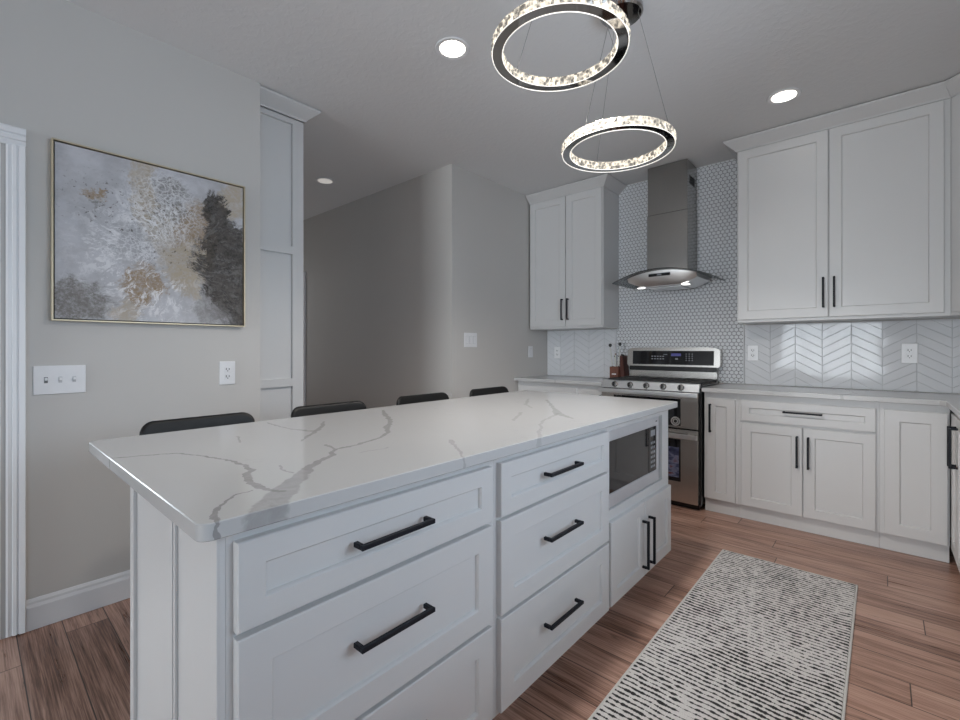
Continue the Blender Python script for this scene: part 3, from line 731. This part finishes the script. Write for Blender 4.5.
r = thing('wall_cabinet', 'white wall cabinet on the right wall beyond the picture edge', 'cabinet', (0.75, 3.1, 1.393), 'wall cabinets')
MB().box(0.585, 0.912, 2.55, 3.542, 1.393, 2.744).build('body', M['cabinet'], r)
for a0, a1, ha in ((3.05, 3.53, 3.08), (2.56, 3.043, 3.015)):
    d = MB().shaker('nx', 0.585, a0, a1, 1.412, 2.660, 0.02, 0.062).build('door', M['cabinet'], r); handle(d, 'nx', 0.5655, ha, 1.575, 0.202, True)
MB().crown([(0.585, 3.5425), (0.585, 2.55), (0.912, 2.55)], CROWN, pre=(0.3055, 3.822)).build('crown_moulding', M['cabinet'], r)

# pantry tower
r = thing('pantry_cabinet', 'tall white panelled pantry cabinet at the end of the picture wall', 'cabinet', (-3.1, 1.27, 0))
PX = -2.83
MB().box(-3.415, PX, 1.141, 1.452, 0.0, 2.744).build('body', M['cabinet'], r)
b = MB()
for (b0, b1) in ((0.10, 0.985), (0.985, 1.825), (1.825, 2.660)):
    s0 = 0.022; 
    lo = 0.025 if b0 > 0.2 else 0.06; hi = 0.025 if b1 < 2.6 else 0.03
    # frame pieces round each recess
    b.box(PX, PX+0.02, 1.143, 1.178, b0, b1); b.box(PX, PX+0.02, 1.378, 1.450, b0, b1)
    b.box(PX, PX+0.02, 1.178, 1.378, b0, b0+lo); b.box(PX, PX+0.02, 1.178, 1.378, b1-hi, b1)
b.build('door_frame', M['cabinet'], r)
PCROWN = [(o, z) for o, z in CROWN]
MB().crown([(PX+0.02, 1.141), (PX+0.02, 1.452), (-3.415, 1.452)][::-1], [(-o, z) for o, z in CROWN]).build('crown_moulding', M['cabinet'], r)

# ------------------------------------------------------------------ range
r = thing('range', 'stainless double oven gas range between the base cabinets', 'range', (-1.37, 3.85, 0))
RL, RR = -1.762, -0.992
MB().box(RL, RR, 3.575, 4.10, 0.045, 0.905).build('body', M['black_enamel'], r)
MB().box(RL+0.02, RR-0.02, 3.60, 4.08, 0.0, 0.0445).build('base', M['black_enamel'], r)
MB().loft([[(x_, 3.556, 0.877), (x_, 3.60, 0.877), (x_, 3.60, 0.938), (x_, 3.578, 0.938), (x_, 3.570, 0.934)] for x_ in (RL-0.010, RR-0.010)]).build('control_panel', M['steel_bright'], r)
for i in range(5):
    kx = RL+0.108+i*0.131
    kb = MB(); ax = Vector((0, -1, 0.17)).normalized(); c0 = Vector((kx, 3.5605, 0.906))
    kb.cyl(c0, c0+ax*0.005, 0.025, 24); kb.cyl(c0+ax*0.005, c0+ax*0.030, 0.020, 24, 0.017)
    k = kb.build('knob', M['steel_dark'], r, 40)
    MB().box(kx-0.004, kx+0.004, 3.520, 3.545, 0.893, 0.928, 0.001).build('grip', M['black_enamel'], k)
# cooktop and grates
MB().box(RL, RR, 3.60, 4.06, 0.9055, 0.925, 0.002).build('cooktop', M['black_enamel'], r)
for gi in range(3):
    g0 = RL+0.02+gi*0.25; g1 = g0+0.245; gb = MB()
    for yy in (3.625, 3.72, 3.83, 3.94, 4.03): gb.box(g0, g1, yy-0.006, yy+0.006, 0.938, 0.950, 0.002)
    for xx in (g0+0.006, (g0+g1)/2, g1-0.006): gb.box(xx-0.006, xx+0.006, 3.62, 4.036, 0.938, 0.950, 0.002)
    for xx in (g0+0.008, g1-0.008):
        for yy in (3.63, 4.02): gb.box(xx-0.006, xx+0.006, yy-0.006, yy+0.006, 0.9255, 0.938)
    gb.build('grate', M['cast_iron'], r)
    for yy in (3.73, 3.93): MB().cyl(((g0+g1)/2+0.02, yy, 0.925), ((g0+g1)/2+0.02, yy, 0.935), 0.045, 24, 0.04).build('burner', M['cast_iron'], r)
# backguard
bgd = MB()
zs = [(RL+0.012, RR, 1.045), (RL+0.002, RR+0.012, 1.06), (RL+0.004, RR+0.010, 1.185), (RL+0.03, RR-0.02, 1.203), (RL+0.10, RR-0.09, 1.210)]
rings = []
for a, b_, zz in zs: rings.append([(a, 4.045+(zz-1.045)*0.06, zz), (b_, 4.045+(zz-1.045)*0.06, zz), (b_, 4.125, zz), (a, 4.125, zz)])
bgd.loft(rings); bo = bgd.build('backguard', M['steel'], r, 30)
dp = MB().loft([[(a, 4.0418+(zz-1.045)*0.06, zz), (b_, 4.0418+(zz-1.045)*0.06, zz), (b_, 4.06, zz), (a, 4.06, zz)] for a, b_, zz in ((RL+0.055, RR-0.035, 1.060), (RL+0.055, RR-0.035, 1.180))]).build('display_panel', M['black_glass'], bo)
g = MB()
for i in range(5):
    for j in range(2): g.box(-1.535+i*0.024, -1.522+i*0.024, 4.0415, 4.0475, 1.106+j*0.022, 1.114+j*0.022)
g.build('key_glyphs', M['glyph'], bo); g = MB()
for i in range(3):
    for j in range(4): g.box(-1.245+i*0.024, -1.236+i*0.024, 4.0415, 4.0485, 1.096+j*0.018, 1.102+j*0.018)
g.build('key_glyphs', M['glyph'], bo); g = MB()
MB().box(-1.330, -1.310, 4.0415, 4.046, 1.105, 1.117).build('start_glyph', M['glyph'], bo)
g.box(-1.43, -1.40, 4.0415, 4.049, 1.146, 1.151)
g.build('setting_glyph', M['glyph'], bo)
MB().box(-1.365, -1.285, 4.0415, 4.0490, 1.135, 1.158).build('clock_display', M['display'], bo)
MB().box(RL+0.02, RR-0.02, 4.075, 4.12, 0.9255, 1.0445).build('backguard_riser', M['steel'], r)
MB().box(RL+0.02, RR-0.02, 4.055, 4.0745, 1.005, 1.0445).build('oven_vent', M['black_enamel'], r)
# oven doors
def oven_door(z0, z1, hz, w0, w1):
    d = MB().box(RL+0.002, RR-0.012, 3.535, 3.5735, z0, z1, 0.003).build('oven_door', M['steel'], r)
    MB().box(RL+0.11, -1.125, 3.531, 3.5349, w0, w1, 0.001).build('oven_window', M['black_glass'], d)
    h = MB(); h.box(RL-0.004, RR-0.003, 3.478, 3.500, hz-0.017, hz+0.017, 0.005, 2)
    for hx in (RL+0.05, RR-0.07): h.box(hx-0.012, hx+0.012, 3.5, 3.5349, hz-0.012, hz+0.012, 0.002)
    h.build('handle', M['steel_bright'], d)
    return d
ud = oven_door(0.604, 0.874, 0.858, 0.622, 0.822)
ld = oven_door(0.052, 0.594, 0.552, 0.205, 0.520)
e = MB(); ec = (-1.160, 3.5305, 0.655)
e.cyl((ec[0], 3.5308, ec[2]), (ec[0], 3.5290, ec[2]), 0.034, 32)
e.build('oven_seal', M['steel_bright'], ud)
MB().tube([(ec[0]+0.022*math.cos(2*PI*i/32), 3.5289, ec[2]+0.022*math.sin(2*PI*i/32)) for i in range(32)], 0.0022, 6, closed=True).cyl((ec[0], 3.5288, ec[2]), (ec[0], 3.5278, ec[2]), 0.012, 24).build('seal_mark', M['slot'], ud)
t = NT('blue_red_mottle'); g3 = t.gen
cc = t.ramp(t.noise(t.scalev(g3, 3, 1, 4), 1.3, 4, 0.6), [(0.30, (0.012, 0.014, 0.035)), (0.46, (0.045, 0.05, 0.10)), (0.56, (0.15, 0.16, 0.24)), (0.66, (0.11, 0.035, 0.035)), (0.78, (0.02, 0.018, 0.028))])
t.color(cc); t.rough(0.25); M['mottled_sheet'] = t.mat
MB().box(-1.52, -1.135, 3.5303, 3.5309, 0.235, 0.46).build('mottled_sheet', M['mottled_sheet'], ld)  # thin sheet mottled dark blue and red over the lower oven glass

# ------------------------------------------------------------------ hood
r = thing('range_hood', 'stainless chimney range hood with curved glass canopy', 'range hood', (-1.345, 4.139, 1.70))
HC = -1.345
ch = MB(); ch.box(HC-0.166, HC+0.166, 3.878, 4.139, 1.80, 2.335, 0.002); ch.build('chimney', M['steel_dark'], r)
ch = MB(); ch.box(HC-0.162, HC+0.162, 3.882, 4.139, 2.3355, 2.745, 0.002); up_ = ch.build('chimney_sleeve', M['steel_dark'], r)
v_ = MB()
for i in range(5): v_.box(HC+0.162, HC+0.1635, 3.94+i*0.028, 3.958+i*0.028, 2.56, 2.63)
v_.build('vent_slots', M['slot'], up_)
def arch(xx, half=0.385, peak=0.082): 
    q = (xx-HC)/half; return 1.752+peak*(1-q*q)
xs = [HC-0.385+0.77*i/28 for i in range(29)]
def canopy_ring(x_):
    zz = arch(x_); q = abs(x_-HC)/0.385; yf = 3.64+0.03*q*q
    return [(x_, yf, zz), (x_, 4.139, zz), (x_, 4.139, zz+0.006), (x_, yf, zz+0.006)]
MB().loft([canopy_ring(x_) for x_ in xs]).build('glass_canopy', M['hood_glass'], r, 40)
MB().loft([[(x_, canopy_ring(x_)[0][1]-0.0015, arch(x_)+0.001), (x_, canopy_ring(x_)[0][1]-0.0002, arch(x_)+0.001), (x_, canopy_ring(x_)[0][1]-0.0002, arch(x_)+0.006), (x_, canopy_ring(x_)[0][1]-0.0015, arch(x_)+0.006)] for x_ in xs]).build('glass_edge', M['slot'], r, 40)
def body_ring(x_):
    q = (x_-HC)/0.275; top = arch(x_)-0.0015; bot = max(1.712, min(top-0.004, 1.714+max(0, abs(q)-0.5)**1.5*0.13))
    return [(x_, 3.705+0.02*q*q, top), (x_, 3.715+0.02*q*q, (bot+top)/2), (x_, 3.75, bot), (x_, 4.10, bot), (x_, 4.139, top)]
bx_ = [HC-0.275+0.55*i/24 for i in range(25)]
hb = MB().loft([body_ring(x_) for x_ in bx_]).build('canopy_body', M['steel_bright'], r, 35)
cs = MB().box(HC-0.085, HC+0.085, 3.700, 3.712, 1.785, 1.808, 0.001).build('control_strip', M['black_glass'], hb)
MB().box(HC-0.015, HC+0.02, 3.6985, 3.6998, 1.790, 1.803).build('hood_display', M['glyph'], cs)
for sx in (-0.18, 0.18):
    MB().cyl((HC+sx, 3.79, 1.7115), (HC+sx, 3.79, 1.7085), 0.032, 24).build('hood_lamp', M['hood_lamp'], hb)
MB().box(HC-0.13, HC+0.13, 3.83, 4.06, 1.706, 1.7115, 0.001).build('filter', M['steel_bright'], hb)

# ------------------------------------------------------------------ objects on the left worktop
r = thing('utensil_holder', 'square brown wooden utensil holder left of the range', 'utensil holder', (-1.864, 4.03, 0.9145))
hx, hy = -1.864, 4.03
b = MB(); b.box(hx-0.042, hx+0.042, hy-0.042, hy+0.042, 0.9145, 0.922)
for (a0, a1, c0, c1) in ((-.042, .042, -.042, -.034), (-.042, .042, .034, .042), (-.042, -.034, -.034, .034), (.034, .042, -.034, .034)):
    b.box(hx+a0, hx+a1, hy+c0, hy+c1, 0.922, 1.032, 0.001)
b.build('box', M['walnut'], r)
MB().box(hx-0.02, hx+0.022, hy-0.0435, hy-0.0422, 0.958, 0.968).build('plate', M['plate'], r)
pale = simple('pale_handle', (0.62, 0.62, 0.58), 0.3).mat
for i, (dx, dy, hh, tilt, lab) in enumerate([(-0.028, 0.0, 1.215, -0.028, 'tall pale utensil with black spoon head, leftmost in the brown holder'),
                             (-0.012, 0.015, 1.13, -0.006, 'short pale utensil second from left in the brown holder'),
                             (0.002, -0.01, 1.15, 0.0, 'short pale utensil with wooden collar in the middle of the holder'),
                             (0.015, 0.012, 1.13, 0.006, 'short pale utensil fourth from left in the brown holder'),
                             (0.028, 0.0, 1.225, 0.012, 'tall pale utensil with black fork head, rightmost in the brown holder')]):
    u_ = thing('kitchen_utensil', lab, 'utensil', (hx+dx, hy+dy, 0.924), 'utensils in the brown holder')
    p0 = Vector((hx+dx*0.7, hy+dy, 0.9235)); p1 = Vector((hx+dx+tilt, hy+dy, hh))
    MB().cyl(p0, p1, 0.0045, 8, 0.006).build('shaft', pale, u_)
    pm = p0.lerp(p1, 0.38)
    MB().cyl(p0.lerp(p1, 0.33), pm, 0.0065, 8).build('ferrule', M['slot'], u_)
    if hh > 1.2:
        hd = MB(); s_ = -1 if i == 0 else 1
        hd.loft([[(p1.x+w_*math.cos(q), p1.y+0.005*math.sin(q), p1.z+zz) for q in [2*PI*k_/10 for k_ in range(10)]] for w_, zz in ((0.005, -0.003), (0.015, 0.008), (0.017, 0.02), (0.009, 0.032))])
        hd.build('head', M['slot'], u_)
    else:
        MB().cyl(p1-Vector((0, 0, 0.008)), p1+Vector((0, 0, 0.004)), 0.0075, 8).build('cap', M['walnut'] if i == 2 else M['slot'], u_)
r = thing('knife_block', 'dark cherry red slanted wooden knife block beside the range', 'knife block', (-1.797, 4.06, 0.9145))
b = MB()
b.loft([[(-1.820, yy, 0.9145), (-1.774, yy, 0.9145), (-1.774, yy, 0.94), (-1.794, yy, 1.128), (-1.820, yy, 1.136)] for yy in (4.02, 4.13)])
b.build('block', M['cherry'], r)
for i in range(3):
    MB().box(-1.818+i*0.009, -1.812+i*0.009, 4.04, 4.055, 1.1305-i*0.002, 1.150-i*0.003, 0.001).build('knife_handle', M['slot'], r)

# ------------------------------------------------------------------ framed canvas
r = thing('framed_painting', 'large abstract grey, white and ochre canvas in thin gold frame', 'painting', (XL, 0.647, 1.33))
ya, yb, za, zb = 0.245, 1.042, 1.322, 2.112
b = MB(); fw = 0.006
b.box(XL+0.001, XL+0.036, ya, ya+fw, za, zb); b.box(XL+0.001, XL+0.036, yb-fw, yb, za, zb)
b.box(XL+0.001, XL+0.036, ya+fw, yb-fw, za, za+fw); b.box(XL+0.001, XL+0.036, ya+fw, yb-fw, zb-fw, zb)
b.build('frame', M['gold'], r)
MB().box(XL+0.001, XL+0.008, ya+fw, yb-fw, za+fw, zb-fw).build('backing', M['slot'], r)
MB().box(XL+0.0085, XL+0.028, ya+fw+0.005, yb-fw-0.005, za+fw+0.005, zb-fw-0.005).build('canvas', M['canvas'], r)

# ------------------------------------------------------------------ switches and outlets
def W(face, plane):
    return {'px': lambda a, b, n: (plane+n, a, b), 'ny': lambda a, b, n: (a, plane-n, b)}[face]
def wbox(mb, f, a0, a1, b0, b1, n0, n1, bev=0.0):
    p = f(a0, b0, n0); q = f(a1, b1, n1); mb.box(p[0], q[0], p[1], q[1], p[2], q[2], bev)
def outlet(face, plane, a, b, label, w_=0.075, h_=0.12, group='wall outlets', surround=False):
    f = W(face, plane)
    r = thing('wall_outlet', label, 'outlet', f(a, b, 0), group)
    m = MB(); wbox(m, f, a-w_/2, a+w_/2, b-h_/2, b+h_/2, 0.0005, 0.006, 0.002); m.build('cover_plate', M['plate'], r)
    for s_ in (-1, 1):
        m = MB(); cb = b+s_*0.02
        wbox(m, f, a-0.017, a+0.017, cb-0.015, cb+0.015, 0.006, 0.008, 0.0008); rc = m.build('receptacle', M['plate'], r)
        m = MB(); wbox(m, f, a-0.009, a-0.0055, cb-0.004, cb+0.008, 0.0079, 0.0084); wbox(m, f, a+0.0055, a+0.009, cb-0.003, cb+0.007, 0.0079, 0.0084)
        wbox(m, f, a-0.0025, a+0.0025, cb-0.011, cb-0.006, 0.0079, 0.0084); m.build('slots', M['slot'], rc)
    return r
def switch(face, plane, a, b, w_, h_, n, label, kind):
    f = W(face, plane)
    r = thing('light_switch', label, 'light switch', f(a, b, 0), 'wall switches')
    m = MB(); wbox(m, f, a-w_/2, a+w_/2, b-h_/2, b+h_/2, 0.0005, 0.006, 0.002); m.build('cover_plate', M['plate'], r)
    for i in range(n):
        ca = a+(i-(n-1)/2)*0.046; m = MB()
        if kind == 'toggle':
            m2 = MB(); wbox(m2, f, ca-0.006, ca+0.006, b-0.013, b+0.013, 0.006, 0.0068); m2.build('toggle_slot', M['pale_grout'] if i else M['grout'], r)
            wbox(m, f, ca-0.0045, ca+0.0045, b-0.002, b+0.010, 0.0068, 0.016, 0.001); m.build('toggle', M['plate'], r)
        else:
            m2 = MB(); wbox(m2, f, ca-0.0175, ca+0.0175, b-0.034, b+0.034, 0.006, 0.0066); m2.build('rocker_gap', M['pale_grout'], r)
            wbox(m, f, ca-0.0155, ca+0.0155, b-0.032, b+0.032, 0.0066, 0.0095, 0.0015); m.build('rocker', M['plate'], r)
    return r
switch('px', XL, 0.276, 1.063, 0.172, 0.125, 3, 'wide white triple toggle switch plate below the painting', 'toggle')
outlet('px', XL, 0.960, 1.065, 'white outlet on the picture wall above the first stool', 0.08, 0.128)
switch('px', -2.70, 2.927, 1.275, 0.165, 0.125, 3, 'white triple switch plate on the grey wall beside the hall', 'rocker')
switch('px', -2.70, 3.835, 1.168, 0.075, 0.115, 1, 'small single white switch plate beside the left wall cabinet', 'rocker')
outlet('ny', 4.1408, -2.565, 1.158, 'pale outlet on tile under the small left wall cabinet')
outlet('ny', 4.1408, -0.765, 1.165, 'white outlet on tile just right of the range')
outlet('ny', 4.1408, 0.139, 1.168, 'white outlet on tile near the right corner', 0.08, 0.13)

# ------------------------------------------------------------------ bar stools
def make_stool(yc, label):
    r = thing('bar_stool', label, 'bar stool', (-1.84, yc, 0), 'bar stools along the island')
    # backrest: rounded shield, slightly wrapped, leaning back
    b = MB(); outl = []
    hw, z0, z1, rc_ = 0.202, 0.60, 0.930, 0.045
    pts = []
    for cy_, cz_, a0 in ((hw-rc_, z0+rc_, -PI/2), (hw-rc_, z1-rc_, 0), (-hw+rc_, z1-rc_, PI/2), (-hw+rc_, z0+rc_, PI)):
        for i in range(7):
            a = a0+PI/2*i/6; pts.append((cy_+rc_*math.cos(a), cz_+rc_*math.sin(a)))
    def P3(y_, z_, d): return (-2.025-(z_-0.62)*0.10+0.9*y_*y_+d, yc+y_, z_)
    def sc(k): return [(y_*(1-k/hw), z0+(z1-z0)/2+(z_-(z0+z1)/2)*(1-k/0.165)) for y_, z_ in pts]
    b.loft([[P3(y_, z_, d) for y_, z_ in sc(k)] for k, d in ((0.012, -0.012), (0.004, -0.009), (0.0, -0.002), (0.0, 0.004), (0.004, 0.010), (0.012, 0.013))])
    b.build('backrest', M['leather'], r, 40)
    b = MB()
    seat = rrect(-2.03, -1.62, yc-0.205, yc+0.205, 0.06)
    def ring(zz, k): 
        return [(-1.825+(x_+1.825)*k, yc+(y_-yc)*k, zz) for x_, y_ in seat]
    b.loft([ring(0.605, 0.93), ring(0.612, 0.98), ring(0.63, 1.0), ring(0.648, 0.985), ring(0.657, 0.94)])
    b.build('seat', M['leather'], r, 40)
    legs = []
    for sx, sy in ((-1, -1), (-1, 1), (1, -1), (1, 1)):
        top = Vector((-1.825+sx*0.13, yc+sy*0.13, 0.606)); bot = Vector((-1.825+sx*0.175, yc+sy*0.215, 0.006))
        l = MB().cyl(top, bot, 0.014, 12, 0.010).build('leg', M['black_metal'], r, 40)
        MB().cyl(bot+Vector((0, 0, 0.02)), bot-Vector((0, 0, 0.0055)), 0.012, 12, 0.013).build('foot_cap', M['slot'], l)
        legs.append((top.lerp(bot, 0.64)))
    fr_ = MB(); order = [legs[0], legs[1], legs[3], legs[2]]
    for i in range(4): fr_.cyl(order[i], order[(i+1) % 4], 0.007, 10)
    fr_.build('foot_rest', M['black_metal'], r, 40)
    return r
stool = make_stool(0.618, 'black leather bar stool nearest the picture wall outlet')
labels = ['black bar stool in front of the white pantry cabinet, second from the near end', 'black bar stool in front of the dark hall wall, third along the island', 'black bar stool below the triple switch plate, farthest along the island']
for yc, lab in zip((1.182, 1.785, 2.385), labels):
    c = stool.copy(); COL.objects.link(c); c.location = (-1.84, yc, 0); c['label'] = lab
    for ch_ in list(stool.children):
        cc = ch_.copy(); COL.objects.link(cc); cc.parent = c
        for g_ in ch_.children:
            dd = g_.copy(); COL.objects.link(dd); dd.parent = cc

# ------------------------------------------------------------------ runner
r = thing('runner_rug', 'grey and black broken striped runner rug on the wooden floor', 'rug', (-0.40, 2.05, 0.0))
b = MB(); X0, X1, Y0_, Y1_ = -0.700, -0.098, 1.12, 2.972
nx, ny = 24, 70
grid = lambda zf: [[(X0+(X1-X0)*i/nx, Y0_+(Y1_-Y0_)*j/ny, zf) for i in range(nx+1)] for j in range(ny+1)]
b.box(X0, X1, Y0_, Y1_, 0.001, 0.008, 0.002)
b.build('pile', M['runner'], r)
e = MB()
for (a0, a1, c0, c1) in ((X0-0.009, X0-0.0005, Y0_-0.009, Y1_+0.009), (X1+0.0005, X1+0.009, Y0_-0.009, Y1_+0.009), (X0-0.0005, X1+0.0005, Y1_+0.0005, Y1_+0.009), (X0-0.0005, X1+0.0005, Y0_-0.009, Y0_-0.0005)):
    e.box(a0, a1, c0, c1, 0.001, 0.0075, 0.002)
e.build('edge_binding', M['binding'], r)

# ------------------------------------------------------------------ downlights
def downlight(x_, y_, label, lit, power):
    r = thing('recessed_downlight', label, 'downlight', (x_, y_, CEIL), 'recessed ceiling downlights')
    MB().lathe([(0.058, -0.001), (0.088, -0.001), (0.090, -0.004), (0.086, -0.008), (0.066, -0.006), (0.060, -0.003)], (x_, y_, CEIL), 40).build('trim_ring', M['trim'], r, 40)
    MB().lathe([(0.064, -0.0065), (0.066, -0.0045), (0.001, -0.0045), (0.001, -0.0065)], (x_, y_, CEIL), 40).build('lens', M['lens_on'] if lit else M['lens_dim'], r)
    if power:
        d = bpy.data.lights.new('downlight_lamp', 'SPOT'); d.energy = power; d.color = (1.0, 0.88, 0.74)
        d.spot_size = math.radians(105); d.spot_blend = 1.0; d.shadow_soft_size = 0.05
        o = bpy.data.objects.new('downlight_lamp', d); COL.objects.link(o); o.location = (0, 0, -0.02); o.parent = r
    return r
downlight(-1.658, 1.662, 'lit round ceiling downlight left of the upper crystal ring', True, 4)
downlight(-0.448, 3.319, 'lit round ceiling downlight in front of the wide right wall cabinet', True, 4)
downlight(-3.846, 2.194, 'dim round ceiling downlight in the hall beside the pantry', False, 0)

# ------------------------------------------------------------------ chandelier
def ring(r, cx_, cy_, zb_, ro, ri, h_):
    k = MB(); n = 96
    a_ = lambda i: 2*PI*i/n
    k.lathe([(ri+0.004, 0), (ro-0.004, 0), (ro-0.004, h_), (ri+0.004, h_), (ri+0.004, 0)], (cx_, cy_, zb_), n)
    ro_ = k
    o = MB(); pr_ = [(ri+0.004, 0), (ro-0.004, 0), (ro-0.004, h_), (ri+0.004, h_)]
    rings_ = [[(cx_+p*math.cos(a_(i)), cy_+p*math.sin(a_(i)), zb_+q) for p, q in pr_] for i in range(n)]
    k.bm.free()
    rings_.append(rings_[0]); o.loft(rings_, cap=False)
    bmesh.ops.remove_doubles(o.bm, verts=o.bm.verts[:], dist=1e-5)
    body = o.build('ring', M['chrome'], r, 40)
    for nm, rad, sg in (('outer_crystals', ro-0.0035, 1), ('inner_crystals', ri+0.0035, -1)):
        m = MB(); cells = 56 if sg > 0 else 46
        for i in range(cells):
            a0, a1 = 2*PI*i/cells, 2*PI*(i+1)/cells; am = (a0+a1)/2
            pt = lambda a, z_, d: (cx_+(rad+sg*d)*math.cos(a), cy_+(rad+sg*d)*math.sin(a), zb_+z_)
            for (za_, zb2) in ((0.001, h_/2), (h_/2, h_-0.001)):
                q = [m.bm.verts.new(pt(a0, za_, 0)), m.bm.verts.new(pt(a1, za_, 0)), m.bm.verts.new(pt(a1, zb2, 0)), m.bm.verts.new(pt(a0, zb2, 0))]
                ap = m.bm.verts.new(pt(am+random.uniform(-0.2, 0.2)*(a1-a0), (za_+zb2)/2, 0.007))
                for e0 in range(4): m.bm.faces.new((q[e0], q[(e0+1) % 4], ap))
        m.build(nm, M['crystal'], body)
    m = MB()
    for rad in (ro-0.002, ri+0.002):
        m.tube([(cx_+rad*math.cos(a_(i)), cy_+rad*math.sin(a_(i)), zb_-0.0005) for i in range(n)], 0.0015, 6, closed=True)
    m.build('led_edge', M['led'], body)
    return body
for (cx_, cy_, zb_, ro, ri, a0, lab) in ((-0.916, 1.488, 2.318, 0.255, 0.212, 0.9, 'larger looking crystal ring pendant cut by the top picture edge'),
                                         (-0.905, 1.968, 2.10, 0.247, 0.208, 0.35, 'lower crystal ring pendant hanging in front of the range hood')):
    r = thing('ring_pendant', lab, 'pendant light', (cx_, cy_, CEIL), 'crystal ring pendants')
    MB().lathe([(0.001, 0), (0.090, 0), (0.094, -0.005), (0.094, -0.026), (0.086, -0.034), (0.001, -0.034)], (cx_+0.016, cy_+0.013, CEIL-0.0005), 48).build('canopy', M['chrome'], r, 40)
    ring(r, cx_, cy_, zb_, ro, ri, 0.040)
    for k_ in range(3):
        a = a0+2*PI*k_/3
        MB().cyl((cx_+0.229*math.cos(a), cy_+0.229*math.sin(a), zb_+0.038), (cx_+0.016+0.072*math.cos(a), cy_+0.013+0.072*math.sin(a), CEIL-0.034), 0.0011, 6).build('cable', M['wire'], r)
    d = bpy.data.lights.new('ring_lamp', 'SPOT'); d.spot_size = math.radians(160); d.spot_blend = 0.5; d.energy = 36; d.color = (1.0, 0.945, 0.885); d.shadow_soft_size = 0.06
    o = bpy.data.objects.new('ring_lamp', d); COL.objects.link(o); o.location = (0, 0, zb_-0.03-CEIL); o.parent = r
